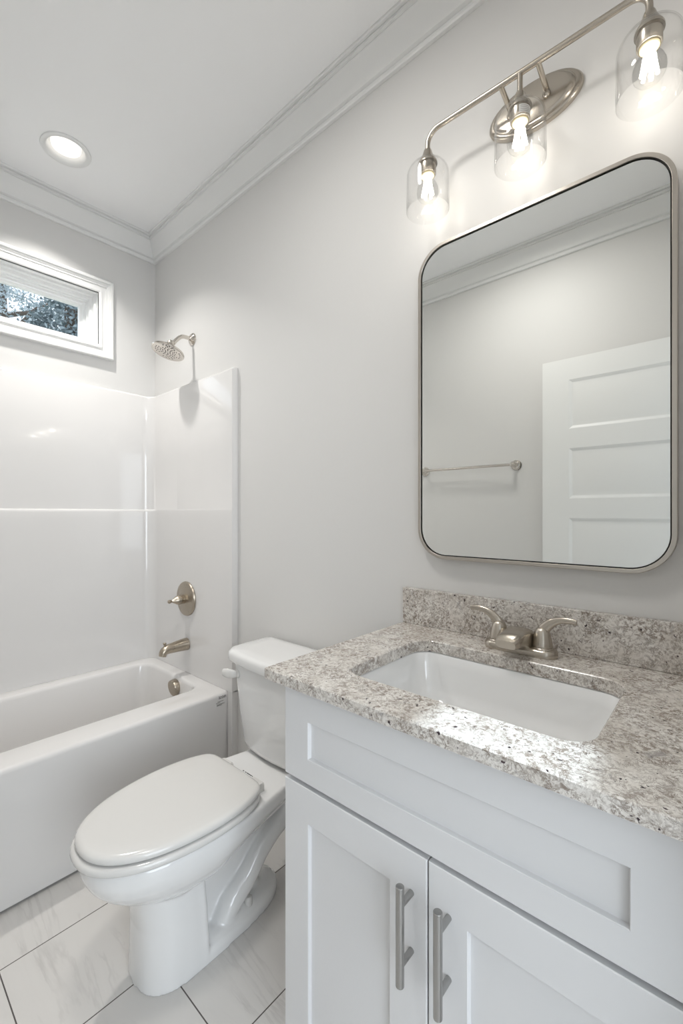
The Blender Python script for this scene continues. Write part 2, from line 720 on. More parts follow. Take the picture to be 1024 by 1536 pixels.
CAS = [(0.066, 0.0), (0.066, 0.022), (0.062, 0.026), (0.052, 0.026), (0.049, 0.019), (0.044, 0.019), (0.038, 0.014), (0.034, 0.014), (0.032, 0.009), (0.015, 0.009), (0.013, 0.015), (0.004, 0.015), (-0.002, 0.011), (-0.002, 0.0)]
bm = bmesh.new()
rs = [ring(bm, yz_rect(e, x)) for e, x in CAS]
for a, b in zip(rs, rs[1:]):
    bridge(bm, a, b)
bridge(bm, rs[-1], rs[0])
obj('casing', bm, M_TRIM, win, angle=15)
# jamb lining and stepped sash
JAM = [(-0.002, 0.010), (-0.002, -0.028), (-0.012, -0.030), (-0.012, -0.052), (-0.024, -0.056), (-0.024, -0.078), (-0.030, -0.080), (-0.030, -0.148), (0.0, -0.148), (0.0, 0.0)]
bm = bmesh.new()
rs = [ring(bm, yz_rect(e, x)) for e, x in JAM]
for a, b in zip(rs, rs[1:]):
    bridge(bm, a, b)
bridge(bm, rs[-1], rs[0])
obj('jamb', bm, M_TRIM, win, angle=15)
SASH = [(-0.028, -0.092), (-0.040, -0.094), (-0.043, -0.100), (-0.052, -0.104), (-0.055, -0.112), (-0.056, -0.124), (-0.040, -0.132), (-0.028, -0.132)]
bm = bmesh.new()
rs = [ring(bm, yz_rect(e, x)) for e, x in SASH]
for a, b in zip(rs, rs[1:]):
    bridge(bm, a, b)
bridge(bm, rs[-1], rs[0])
sash = obj('sash', bm, M_TRIM, win, angle=15)
bm = bmesh.new()
box(bm, -0.122, -0.119, WY0 + 0.050, WY1 - 0.050, WZ0 + 0.050, WZ1 - 0.050)
obj('pane', bm, M_PANE, sash, smooth=False)

# ------------------------------------------------------------------ bathtub
TX1 = 0.748
TY0, TY1 = YL + 0.002, -0.002
RIM = 0.446
tub = thing('bathtub', 'white alcove bathtub with a plain front apron under the window', 'bathtub', (0.40, -0.73, 0))
bm = bmesh.new()
ox0, ox1, oy0, oy1 = 0.003, TX1, TY0, TY1


def tub_out(e, z):
    return xy(rrect(ox0 + e, ox1 - e, oy0 + e, oy1 - e, 0.006, 6), z)


def basin(e, z, r):
    return xy(rrect(0.098 + e * 0.8, 0.612 - e, -1.365 + e * 2.2, -0.086 - e * 0.9, r, 6), z)


rings = [tub_out(0.008, 0.012), tub_out(0.008, 0.02), tub_out(0.0035, 0.30), tub_out(0.0, RIM - 0.016), tub_out(0.002, RIM - 0.008), tub_out(0.007, RIM - 0.002), tub_out(0.016, RIM)]
rings += [basin(-0.012, RIM, 0.072), basin(-0.004, RIM - 0.002, 0.068), basin(0.002, RIM - 0.007, 0.064), basin(0.006, RIM - 0.018, 0.06), basin(0.022, 0.25, 0.07), basin(0.035, 0.16, 0.08), basin(0.055, 0.12, 0.09), basin(0.10, 0.10, 0.10)]
loft(bm, rings)
tubo = obj('tub_shell', bm, M_ACRYL, tub, angle=50)
# overflow cover on the end wall of the basin
bm = bmesh.new()
lathe(bm, [(0, 0), (0.036, 0), (0.0385, -0.004), (0.0385, -0.024), (0.036, -0.028), (0.0, -0.029)], (0.412, -0.088, 0.397), (0, 1, 0.12), 40)
obj('overflow_cover', bm, M_BRONZE, tub, label='round bronze overflow cover')
bm = bmesh.new()
cyl(bm, 0.005, (0.430, -0.112, 0.366), (0.430, -0.120, 0.345), 12)
obj('overflow_lever', bm, M_BRONZE, tub)
# printed maker's mark on the apron
mtx = Matrix.Translation((TX1 + 0.0002, -0.057, 0.423)) @ Matrix(((0, 0, 1, 0), (1, 0, 0, 0), (0, 1, 0, 0), (0, 0, 0, 1)))
bm = text_bm('icon', 0.022, mtx, 0.0003, 0.0)
obj('printed_logo', bm, M_BLACK, tub, smooth=False, label='small black printed word icon')
bm = bmesh.new()
xa = TX1 - 0.0006
for (a, b, z) in ((-0.080, -0.052, 0.4130), (-0.088, -0.068, 0.4085), (-0.085, -0.047, 0.4010), (-0.085, -0.060, 0.3965)):
    box(bm, xa, xa + 0.0014, a, b, z - 0.0009, z + 0.0009)
obj('printed_lines', bm, M_GREYINK, tub, smooth=False, label='faint grey lines of print')

# ------------------------------------------------------------------ tub surround panels
SZ = 1.873


def surround_path(db, ds):
    r = 0.055
    y1, y0 = -ds, YL + ds
    pts = [(0.782, -0.0005), (0.782, min(-ds + 0.008, -0.0005)), (0.7795, min(-ds + 0.002, -0.0005)), (0.772, y1)]
    for t in (0.66, 0.33):
        pts.append((db + r + (0.772 - db - r) * t, y1))
    pts += [(db + r - r * sin(a), y1 - r + r * cos(a)) for a in [radians(90 * k / 8) for k in range(9)]]
    pts += [(db + r - r * cos(a), y0 + r - r * sin(a)) for a in [radians(90 * k / 8) for k in range(9)]]
    for t in (0.33, 0.66):
        pts.append((db + r + (0.772 - db - r) * t, y0))
    pts += [(0.772, y0), (0.7795, max(YL + ds - 0.002, YL + 0.0005)), (0.782, max(YL + ds - 0.008, YL + 0.0005)), (0.782, YL + 0.0005)]
    return pts


lv = [(RIM + 0.0005, 0.034, 0.0315), (0.60, 0.034, 0.0315), (1.2, 0.034, 0.0315), (1.238, 0.034, 0.0315), (1.246, 0.033, 0.0312), (1.250, 0.030, 0.0306), (1.252, 0.022, 0.030), (1.5, 0.021, 0.030), (1.860, 0.021, 0.030), (1.869, 0.018, 0.027), (1.873, 0.010, 0.018), (1.873, 0.0006, 0.0006)]
sur = thing('shower_surround', 'glossy white shower surround panels rising above the bathtub to the window', 'shower surround', (0.1, -0.73, RIM))
NP = len(surround_path(0.03, 0.03))
CUT = 5
for nm, i0, i1, bk in (('end_panel', 0, CUT, 'r'), ('back_panel', CUT, NP - 1 - CUT, 'b'), ('end_panel', NP - 1 - CUT, NP - 1, 'l')):
    bm = bmesh.new()
    rs = [ring(bm, xy(surround_path(db, ds)[i0:i1 + 1], z)) for z, db, ds in lv]
    for a, b in zip(rs, rs[1:]):
        bridge(bm, a, b, closed=False)
    if bk == 'r':
        box(bm, TX1 + 0.001, 0.782, -0.0305, -0.0006, 0.0, RIM + 0.004)
    if bk == 'l':
        box(bm, TX1 + 0.001, 0.782, YL + 0.0006, YL + 0.0305, 0.0, RIM + 0.004)
    obj(nm, bm, M_ACRYL, sur, angle=50)

# ------------------------------------------------------------------ shower head
sh = thing('overhead_shower', 'polished nickel rain shower head on a bent arm above the surround', 'shower head', (0.402, 0, 2.098))
bm = bmesh.new()
lathe(bm, [(0, 0), (0.031, 0), (0.031, 0.003), (0.027, 0.008), (0.016, 0.013), (0.013, 0.018), (0, 0.018)], (0.402, -0.0005, 2.098), (0, -1, 0), 32)
obj('flange', bm, M_POLISH, sh)
bm = bmesh.new()
tube(bm, smooth_path([(0.402, -0.008, 2.098), (0.402, -0.045, 2.098), (0.402, -0.066, 2.090), (0.402, -0.088, 2.068), (0.402, -0.103, 2.048)], 6), 0.0095, 16)
obj('shower_arm', bm, M_POLISH, sh)
hd = Vector((0, -0.30, -0.955)).normalized()
hc = Vector((0.402, -0.129, 2.003))
bm = bmesh.new()
lathe(bm, [(0, -0.056), (0.013, -0.056), (0.016, -0.050), (0.016, -0.040), (0.020, -0.036), (0.030, -0.030), (0.034, -0.020), (0.045, -0.014), (0.066, -0.009), (0.074, -0.005), (0.0765, 0.0), (0.0755, 0.004), (0.072, 0.0055), (0.068, 0.004), (0.0, 0.003)], hc, hd, 48)
head = obj('spray_head', bm, M_POLISH, sh)
bm = bmesh.new()
d, u, v = frame(hd)
for rr, cnt, off in ((0.012, 6, 0), (0.024, 10, 0.2), (0.034, 14, 0.1), (0.046, 18, 0.0), (0.056, 24, 0.1)):
    for k in range(cnt):
        if rr > 0.04 and (k % 6) > 3:
            continue
        a = 2 * pi * k / cnt + off
        p = hc + u * (rr * cos(a)) + v * (rr * sin(a)) + d * 0.0025
        lathe(bm, [(0.0026, 0), (0.0026, 0.0015), (0.0014, 0.0028), (0, 0.0028)], p, d, 8)
obj('spray_nozzles', bm, M_NOZZLE, head, label='dark rubber spray nozzles')

# ------------------------------------------------------------------ shower valve
vy = -0.0320
sv = thing('shower_valve', 'round nickel shower valve with a tapered lever on the surround', 'valve', (0.403, vy, 0.811))
bm = bmesh.new()
lathe(bm, [(0, 0), (0.083, 0), (0.0845, 0.004), (0.082, 0.010), (0.074, 0.013), (0.066, 0.012), (0.050, 0.016), (0.028, 0.019), (0, 0.019)], (0.403, vy, 0.811), (0, -1, 0), 56)
obj('escutcheon', bm, M_BRONZE, sv)
bm = bmesh.new()
lathe(bm, [(0.0, 0.012), (0.029, 0.012), (0.029, 0.018), (0.022, 0.020), (0.022, 0.034), (0.0225, 0.035), (0.0225, 0.036), (0.021, 0.037)], (0.403, vy, 0.811), (0, -1, 0), 32)
lathe(bm, [(0.021, 0.037), (0.023, 0.038), (0.023, 0.046), (0.019, 0.056), (0.012, 0.068), (0.0075, 0.076), (0.006, 0.081), (0.008, 0.085), (0.0095, 0.090), (0.008, 0.096), (0.004, 0.099), (0, 0.0995)], (0.403, vy, 0.811), (0, -1, -0.03), 32)
obj('handle', bm, M_BRONZE, sv)

# ------------------------------------------------------------------ tub spout
sp = thing('tub_spout', 'brushed nickel tub spout with a diverter knob below the valve', 'spout', (0.405, vy, 0.588))
bm = bmesh.new()
pts = smooth_path([(0.405, -0.0335, 0.588), (0.405, -0.06, 0.588), (0.405, -0.10, 0.586), (0.405, -0.135, 0.583), (0.405, -0.152, 0.574), (0.405, -0.158, 0.556)], 6)
tube(bm, pts, [0.0300, 0.0285, 0.0250, 0.0220, 0.0200, 0.0170], 28)
obj('spout_body', bm, M_BRONZE, sp, angle=50)
bm = bmesh.new()
lathe(bm, [(0, 0), (0.0035, 0), (0.0035, 0.012), (0.0075, 0.016), (0.0085, 0.021), (0.006, 0.024), (0, 0.0245)], (0.405, -0.147, 0.594), (0, 0, 1), 16)
obj('diverter_knob', bm, M_BRONZE, sp)

# ------------------------------------------------------------------ toilet
TCX = 1.25
wc = thing('toilet', 'white two-piece toilet with its lid closed beside the bathtub', 'toilet', (TCX, -0.42, 0))
LID = [(0, -0.784), (0.055, -0.774), (0.104, -0.738), (0.143, -0.676), (0.166, -0.595), (0.174, -0.505), (0.166, -0.42), (0.146, -0.362), (0.128, -0.343), (0.110, -0.337), (0.055, -0.334), (0, -0.334)]
RIMH = [(0, -0.770), (0.055, -0.760), (0.102, -0.726), (0.140, -0.665), (0.161, -0.59), (0.169, -0.505), (0.163, -0.42), (0.150, -0.36), (0.135, -0.31), (0.105, -0.29), (0.05, -0.285), (0, -0.285)]


def squeeze(half, wx, yf, yb):
    """half outline scaled to width factor wx and stretched between front yf and back yb"""
    a, b = half[0][1], half[-1][1]
    return [(w * wx, yf + (y - a) / (b - a) * (yb - yf)) for w, y in half]


bm = bmesh.new()
# bowl and deck in one sweep of outlines: rounded front, straight tapering rear
def bowl_half(wx, yf, yb, wr):
    ym = min(-0.505, yb - 0.09)
    fr = [(0, 0.0), (0.055, 0.038), (0.102, 0.166), (0.140, 0.396), (0.161, 0.68), (0.169, 1.0)]
    h = [(w * wx, yf + t * (ym - yf)) for w, t in fr]
    wm = 0.169 * wx
    L = yb - ym
    for t in (0.18, 0.36, 0.55, 0.75):
        k = t * t * (3 - 2 * t)
        h.append((wm + (wr - wm) * min(1, k * 1.15), ym + L * t))
    h += [(wr, yb - min(0.03, L * 0.12)), (wr * 0.9, yb), (wr * 0.45, yb), (0, yb)]
    return h


lv = [(0.392, 0.985, -0.764, -0.055, 0.112), (0.389, 1.005, -0.771, -0.052, 0.117), (0.380, 1.015, -0.776, -0.05, 0.120), (0.355, 1.012, -0.776, -0.06, 0.119), (0.340, 0.995, -0.771, -0.10, 0.114), (0.325, 0.97, -0.764, -0.17, 0.110), (0.305, 0.92, -0.748, -0.25, 0.108), (0.285, 0.85, -0.726, -0.32, 0.104), (0.267, 0.76, -0.700, -0.385, 0.094), (0.252, 0.665, -0.670, -0.43, 0.082), (0.240, 0.57, -0.640, -0.46, 0.07), (0.22, 0.48, -0.615, -0.48, 0.06), (0.17, 0.40, -0.60, -0.49, 0.05)]
loft(bm, [xy(sym_ring(bowl_half(wx, yf, yb, wr), TCX, 96), z) for z, wx, yf, yb, wr in lv])
# front column, flat at the back
COLH = [(0, -0.655), (0.040, -0.650), (0.069, -0.629), (0.088, -0.594), (0.094, -0.55), (0.094, -0.515), (0.092, -0.492), (0.05, -0.488), (0, -0.488)]
loft(bm, [xy(sym_ring(squeeze(COLH, wx, yf, yb), TCX - 0.007), z) for z, wx, yf, yb in ((0.0, 1.10, -0.652, -0.482), (0.02, 1.09, -0.651, -0.482), (0.15, 1.04, -0.648, -0.488), (0.235, 1.02, -0.654, -0.495), (0.29, 1.03, -0.658, -0.50))])
# inner web
loft(bm, [xy(rrect(TCX - w, TCX + w, -0.52, yb, 0.03), z) for z, w, yb in ((0.0, 0.040, -0.24), (0.10, 0.030, -0.28), (0.2, 0.030, -0.26), (0.34, 0.05, -0.15))])
# foot plate
FOOT = [(0, -0.56), (0.07, -0.555), (0.092, -0.53), (0.096, -0.48), (0.094, -0.40), (0.090, -0.34), (0.079, -0.27), (0.056, -0.222), (0.028, -0.198), (0, -0.191)]
f = sym_ring(FOOT, TCX)
loft(bm, [xy(f, 0.0), xy(f, 0.022), xy(inset(f, 0.004), 0.034), xy(inset(f, 0.016), 0.044), xy(inset(f, 0.034), 0.052)])
# trapway pipe swelling out of the side (both sides)
for s in (1, -1):
    tube(bm, smooth_path([(TCX + s * 0.030, -0.135, 0.33), (TCX + s * 0.036, -0.145, 0.285), (TCX + s * 0.040, -0.175, 0.238), (TCX + s * 0.043, -0.235, 0.200), (TCX + s * 0.045, -0.285, 0.165), (TCX + s * 0.047, -0.335, 0.115), (TCX + s * 0.045, -0.39, 0.075), (TCX + s * 0.040, -0.42, 0.03)], 6), [0.046, 0.044, 0.038, 0.032, 0.031, 0.033, 0.036, 0.036], 20)
bowl = obj('bowl', bm, M_PORC, wc, angle=180)
rm = bowl.modifiers.new('fuse', 'REMESH')
rm.mode = 'VOXEL'
rm.voxel_size = 0.0038
rm.use_smooth_shade = True
smo = bowl.modifiers.new('soften', 'SMOOTH')
smo.factor = 0.5
smo.iterations = 8
# seat ring, lid
sr = sym_ring(squeeze(LID, 1.02, -0.794, -0.338), TCX)
inner = sym_ring([(0, -0.715), (0.05, -0.705), (0.085, -0.66), (0.105, -0.58), (0.108, -0.50), (0.095, -0.42), (0.06, -0.385), (0, -0.38)], TCX)
bm = bmesh.new()
rs = [xy(inset(sr, e), z) for e, z in ((0.006, 0.3945), (0.002, 0.397), (0.0, 0.402), (0.001, 0.409), (0.005, 0.4135), (0.012, 0.4150))]
rs += [xy(inner, 0.4150), xy(inner, 0.3945)]
R_ = loft(bm, rs, False, False)
bridge(bm, R_[-1], R_[0])
obj('seat', bm, M_SEAT, wc, angle=50)
ld = sym_ring(LID, TCX)
bm = bmesh.new()
rs = [xy(inset(ld, e), z) for e, z in ((0.008, 0.4185), (0.002, 0.4195), (0.0, 0.423), (0.0005, 0.429), (0.003, 0.4335), (0.008, 0.4365), (0.016, 0.4382))]
rs += [xy(scaled(ld, s, TCX, -0.53), z) for s, z in ((0.80, 0.4394), (0.5, 0.4402), (0.2, 0.4405))]
loft(bm, rs)
obj('lid', bm, M_SEAT, wc, angle=50)
for s in (-1, 1):
    bm = bmesh.new()
    loft(bm, [xy(rrect(TCX + s * 0.080 - 0.026, TCX + s * 0.080 + 0.026, -0.339, -0.307, 0.008, 4), z) for z in (0.391, 0.412)] + [xy(rrect(TCX + s * 0.080 - 0.023, TCX + s * 0.080 + 0.023, -0.336, -0.312, 0.007, 4), 0.417)])
    obj('hinge', bm, M_SEAT, wc)
# tank

# the front and lid of the tank bow outwards
def densify(pts, n=6):
    out = []
    for i in range(len(pts)):
        a, b = Vector(pts[i]), Vector(pts[(i + 1) % len(pts)])
        k = n if i % 9 == 8 else 1
        for j in range(k):
            out.append(a.lerp(b, j / k))
    return out


def tank_ring2(w, yf, yb, z, bow, r=0.045):
    pts = densify([(x, y, z) for x, y in rrect(TCX - w, TCX + w, yf, yb, [0.012, 0.012, r, r], 8)], 10)
    mid = (yf + yb) / 2
    return [(p.x, p.y - (bow * (1 - ((p.x - TCX) / w) ** 2) if p.y < mid else 0), p.z) for p in pts]


bm = bmesh.new()
lv = [(0.398, 0.130, -0.170, -0.075, 0.012), (0.400, 0.150, -0.190, -0.055, 0.016), (0.408, 0.162, -0.200, -0.045, 0.020), (0.425, 0.170, -0.203, -0.038, 0.021), (0.52, 0.193, -0.205, -0.030, 0.021), (0.62, 0.210, -0.206, -0.024, 0.021), (0.694, 0.221, -0.207, -0.020, 0.021), (0.697, 0.217, -0.203, -0.024, 0.021)]
loft(bm, [tank_ring2(w, yf, yb, z, bow, 0.05) for z, w, yf, yb, bow in lv])
# neck onto the deck
loft(bm, [xy(rrect(TCX - 0.06, TCX + 0.06, -0.17, -0.08, 0.03), z) for z in (0.386, 0.405)])
obj('tank', bm, M_PORC, wc, angle=60)
bm = bmesh.new()
lv = [(0.6965, 0.228, -0.215, -0.014, 0.021), (0.6980, 0.236, -0.222, -0.012, 0.022), (0.704, 0.239, -0.224, -0.011, 0.022), (0.722, 0.239, -0.224, -0.011, 0.022), (0.729, 0.237, -0.222, -0.012, 0.022), (0.735, 0.231, -0.216, -0.016, 0.022), (0.738, 0.220, -0.206, -0.024, 0.022), (0.740, 0.17, -0.18, -0.05, 0.015)]
loft(bm, [tank_ring2(w, yf, yb, z, bow, 0.05) for z, w, yf, yb, bow in lv])
obj('tank_lid', bm, M_PORC, wc, angle=60)
# trip lever on the front of the tank
bm = bmesh.new()
lathe(bm, [(0, 0.0), (0.015, 0.0), (0.0165, 0.004), (0.015, 0.010), (0.011, 0.014), (0, 0.014)], (1.085, -0.209, 0.655), (-0.12, -1, 0), 24)
tube(bm, smooth_path([(1.084, -0.220, 0.655), (1.074, -0.233, 0.656), (1.058, -0.241, 0.657), (1.040, -0.246, 0.658)], 6), [0.009, 0.0115, 0.0125, 0.009], 16, su=0.75, sv=1.35)
obj('flush_lever', bm, M_SEAT, wc, angle=60)
for s in (-1, 1):
    bm = bmesh.new()
    lathe(bm, [(0.0, -0.02), (0.0125, -0.02), (0.0125, 0.010), (0.0115, 0.016), (0.008, 0.020), (0, 0.0215)], (TCX + s * 0.063, -0.338, 0.048), (0, 0, 1), 24)
    obj('bolt_cap', bm, M_SEAT, wc)
# tiny print on the deck
bm = bmesh.new()
for (a, b, c) in ((-0.030, -0.025, 0.0016), (-0.018, -0.012, 0.0012), (-0.009, 0.016, 0.0014), (0.018, 0.022, 0.001)):
    box(bm, TCX + a, TCX + b, -0.290 - c, -0.290 + c, 0.3900, 0.3927)
obj('printed_mark', bm, M_BLACK, wc, smooth=False, label='tiny dark print on the deck')

# ------------------------------------------------------------------ vanity cabinet
VX0, VX1 = 1.697, 2.391
VF = -0.527
VMID = 2.044
cab = thing('vanity_cabinet', 'white shaker vanity cabinet with two doors under the granite top', 'cabinet', (VMID, -0.26, 0))
bm = bmesh.new()
box(bm, VX0 + 0.002, VX1 - 0.002, VF + 0.02, -0.002, 0.10, 0.862)
box(bm, VX0 + 0.002, VX1 - 0.002, VF + 0.085, -0.01, 0.0, 0.10)
# open the top for the sink
top = [fc for fc in bm.faces if abs(fc.normal.z) > 0.9 and all(abs(vv.co.z - 0.862) < 1e-6 for vv in fc.verts)]
bm.normal_update()
top = [fc for fc in bm.faces if all(abs(vv.co.z - 0.862) < 1e-6 for vv in fc.verts)]
ins = bmesh.ops.inset_region(bm, faces=top, thickness=0.018)
top = [fc for fc in bm.faces if all(abs(vv.co.z - 0.862) < 1e-6 for vv in fc.verts) and len(fc.verts) == 4 and all(VX0 + 0.01 < vv.co.x < VX1 - 0.01 for vv in fc.verts)]
exr = bmesh.ops.extrude_discrete_faces(bm, faces=top)
bmesh.ops.translate(bm, verts=list({vv for fc in exr['faces'] for vv in fc.verts}), vec=(0, 0, -0.25))
obj('carcass', bm, M_CAB, cab, bevel=0.001, segs=1)


def shaker(name, x0, x1, z0, z1, px0, px1, pz0, pz1, depth=0.0085):
    """framed panel front at y = VF with its centre panel set back"""
    bm = bmesh.new()

    def rc(a, b, c, d, y):
        return [(a, y, c), (b, y, c), (b, y, d), (a, y, d)]
    e = 0.0015
    rs = [rc(x0, x1, z0, z1, VF + 0.0195), rc(x0, x1, z0, z1, VF + e), rc(x0 + e, x1 - e, z0 + e, z1 - e, VF), rc(px0, px1, pz0, pz1, VF), rc(px0 + 0.0012, px1 - 0.0012, pz0 + 0.0012, pz1 - 0.0012, VF + 0.001),
          rc(px0 + 0.0022, px1 - 0.0022, pz0 + 0.0022, pz1 - 0.0022, VF + depth)]
    loft(bm, rs)
    return obj(name, bm, M_CAB, cab, angle=20)


shaker('drawer_front', VX0, VX1, 0.678, 0.8715, 1.766, 2.321, 0.7285, 0.805)
d1 = shaker('door', VX0, VMID - 0.0015, 0.115, 0.6685, 1.767, 1.970, 0.185, 0.598)
d2 = shaker('door', VMID + 0.0015, VX1, 0.115, 0.6685, 2.112, 2.321, 0.185, 0.598)


def pull(x, parent, label):
    bm = bmesh.new()
    yb = VF - 0.034
    cyl(bm, 0.0070, (x, yb, 0.472), (x, yb, 0.632), 24, 0.0007)
    for z in (0.504, 0.600):
        cyl(bm, 0.0052, (x, yb, z), (x, VF + 0.0005, z), 20)
    return obj('handle', bm, M_STEEL, parent, angle=40, label=label)


pull(2.0135, d1, 'brushed steel bar handle')
pull(2.0815, d2, 'brushed steel bar handle')

# ------------------------------------------------------------------ granite countertop
KX0, KX1, KF, KT, KB = 1.660, 2.432, -0.554, 0.899, 0.8765
SX0, SX1, SY0, SY1 = 1.797, 2.262, -0.455, -0.138
ct = thing('countertop', 'speckled granite countertop with a rectangular cut-out on the vanity', 'countertop', (VMID, -0.28, KB))
bm = bmesh.new()
NC = 8
cut = rrect(SX0, SX1, SY0, SY1, 0.048, NC)
outr = rrect(KX0, KX1, KF, -0.001, 0.003, NC)
rs = [xy(cut, KT - 0.028), xy(cut, KT - 0.002), xy(inset(cut, -0.002), KT), xy(inset(outr, 0.002), KT), xy(outr, KT - 0.002), xy(outr, KB)]
R_ = loft(bm, rs, False, False)
bridge(bm, R_[-1], R_[0])
# buildup strip closing the gap down to the cabinet
obj('slab', bm, M_GRANITE, ct, angle=30)
bm = bmesh.new()
box(bm, KX0, KX1, -0.021, -0.0005, KT + 0.0003, 1.0045)
obj('backsplash', bm, M_GRANITE, ct, bevel=0.0015, segs=2)
bm = bmesh.new()
for b in ((VX0 + 0.004, VX1 - 0.004, VF + 0.022, VF + 0.04), (VX0 + 0.004, VX1 - 0.004, -0.03, -0.004), (VX0 + 0.004, VX0 + 0.022, VF + 0.04, -0.03), (VX1 - 0.022, VX1 - 0.004, VF + 0.04, -0.03)):
    box(bm, b[0], b[1], b[2], b[3], 0.8622, KB)
obj('support_strip', bm, M_CAB, ct)

# ------------------------------------------------------------------ undermount sink
bm = bmesh.new()


def sk(e, z, r):
    return xy(rrect(SX0 + e, SX1 - e, SY0 + e, SY1 - e, r, NC), z)


rs = [sk(-0.020, KT - 0.0284, 0.06), sk(-0.004, KT - 0.0284, 0.052), sk(0.000, KT - 0.032, 0.050), sk(0.004, 0.84, 0.055), sk(0.014, 0.79, 0.06), sk(0.028, 0.762, 0.065), sk(0.05, 0.748, 0.07), sk(0.10, 0.742, 0.05), sk(0.145, 0.739, 0.012)]
rs2 = [sk(0.145, 0.729, 0.012), sk(0.05, 0.735, 0.07), sk(0.02, 0.752, 0.065), sk(0.004, 0.79, 0.06), sk(-0.008, 0.84, 0.055), sk(-0.020, KT - 0.040, 0.06)]
R1 = loft(bm, rs, False, True)
R2 = loft(bm, rs2, True, False)
bridge(bm, R2[-1], R1[0])
sink = thing('sink', 'white rectangular undermount sink basin below the granite cut-out', 'sink', (2.03, -0.3, 0.73))
obj('basin', bm, M_PORC, sink, angle=50)
bm = bmesh.new()
lathe(bm, [(0.0, 0.0), (0.022, 0.0), (0.0225, 0.002), (0.020, 0.003), (0.012, 0.002), (0, 0.004)], (2.03, -0.297, 0.7392), (0, 0, 1), 32)
obj('drain', bm, M_NICKEL, sink, label='nickel drain')

# ------------------------------------------------------------------ faucet
FX, FY = 2.032, -0.076
fa = thing('faucet', 'brushed nickel two-lever faucet on the granite counter behind the sink', 'faucet', (FX, FY, KT))
bm = bmesh.new()
def stad(a, b, z):
    return xy([(x + FX, y + FY) for x, y in rrect(-a, a, -b, b, b * 0.98, 10)], z)
loft(bm, [stad(0.084, 0.027, KT + 0.0003), stad(0.0845, 0.0275, KT + 0.012), stad(0.082, 0.025, KT + 0.017), stad(0.076, 0.020, KT + 0.019)])
obj('base_plate', bm, M_NICKEL, fa, angle=50)
# spout: broad body rising from the middle of the base and reaching over the basin
bm = bmesh.new()


def sp_ring(y, zc, w, h, tilt=0.0, n=28):
    out = []
    for k in range(n):
        a = 2 * pi * k / n
        cx, sx = cos(a), sin(a)
        px = w * math.copysign(abs(cx) ** 0.55, cx)
        pz = h * math.copysign(abs(sx) ** 0.55, sx)
        out.append((FX + px, y + pz * sin(tilt), zc + pz * cos(tilt)))
    return out


rs = [sp_ring(-0.050, KT + 0.024, 0.030, 0.012), sp_ring(-0.056, KT + 0.027, 0.0325, 0.024), sp_ring(-0.075, KT + 0.030, 0.033, 0.0285), sp_ring(-0.098, KT + 0.034, 0.032, 0.0255), sp_ring(-0.122, KT + 0.040, 0.0305, 0.0185), sp_ring(-0.145, KT + 0.041, 0.0285, 0.0155, -0.1), sp_ring(-0.160, KT + 0.038, 0.0265, 0.0135, -0.2), sp_ring(-0.168, KT + 0.036, 0.022, 0.0100, -0.3)]
loft(bm, rs)
obj('spout', bm, M_NICKEL, fa, angle=50)
for s, nm in ((-1, 'left'), (1, 'right')):
    hx = FX + s * 0.0508
    bm = bmesh.new()
    lathe(bm, [(0.0, 0.014), (0.0245, 0.014), (0.025, 0.019), (0.0235, 0.022), (0.0215, 0.0225), (0.0215, 0.0245), (0.0225, 0.025), (0.0215, 0.034), (0.019, 0.046), (0.0165, 0.056), (0.013, 0.063), (0.007, 0.067), (0, 0.068)], (hx, FY, KT), (0, 0, 1), 28)
    tube(bm, smooth_path([(hx - s * 0.006, FY, KT + 0.046), (hx + s * 0.004, FY, KT + 0.063), (hx + s * 0.018, FY, KT + 0.078), (hx + s * 0.038, FY - 0.001, KT + 0.088), (hx + s * 0.058, FY - 0.002, KT + 0.0905), (hx + s * 0.073, FY - 0.003, KT + 0.089)], 6), [0.012, 0.0130, 0.0105, 0.0075, 0.0068, 0.0062], 16, su=0.62, sv=1.0)
    obj('lever', bm, M_NICKEL, fa, angle=60)
bm = bmesh.new()
cyl(bm, 0.0025, (FX, FY + 0.034, KT + 0.002), (FX, FY + 0.034, KT + 0.03), 12)
bmesh.ops.translate(bm, verts=bm.verts, vec=(0, -0.012, 0.0))
lathe(bm, [(0, 0), (0.005, 0.001), (0.006, 0.006), (0.004, 0.010), (0, 0.011)], (FX, FY + 0.022, KT + 0.029), (0, 0, 1), 14)
obj('lift_rod', bm, M_NICKEL, fa)

# ------------------------------------------------------------------ mirror
MX0, MX1, MZ0, MZ1, MR = 1.7195, 2.3300, 1.1005, 2.0005, 0.086
mi = thing('wall_mirror', 'tall rounded rectangular mirror in a thin nickel frame above the vanity', 'mirror', ((MX0 + MX1) / 2, 0, MZ0))
NM = 14


def mr(e, y):
    return xz(rrect(MX0 + e, MX1 - e, MZ0 + e, MZ1 - e, MR - e, NM), y)


bm = bmesh.new()
rs = [mr(0.0, -0.0005), mr(0.0, -0.029), mr(0.001, -0.030), mr(0.0085, -0.030), mr(0.0092, -0.0293), mr(0.0092, -0.0005)]
R_ = loft(bm, rs, False, False)
bridge(bm, R_[-1], R_[0])
obj('frame', bm, M_FRAME, mi, angle=40)
bm = bmesh.new()
loft(bm, [mr(0.0118, -0.004), mr(0.0118, -0.0245), mr(0.0122, -0.025)])
obj('glass', bm, M_MIRROR, mi, angle=30)
bm = bmesh.new()
loft(bm, [mr(0.0093, -0.001), mr(0.0093, -0.0215)])
obj('gap_shade_backing', bm, M_BLACK, mi)  # flat black stands in for shade in the gap round the glass

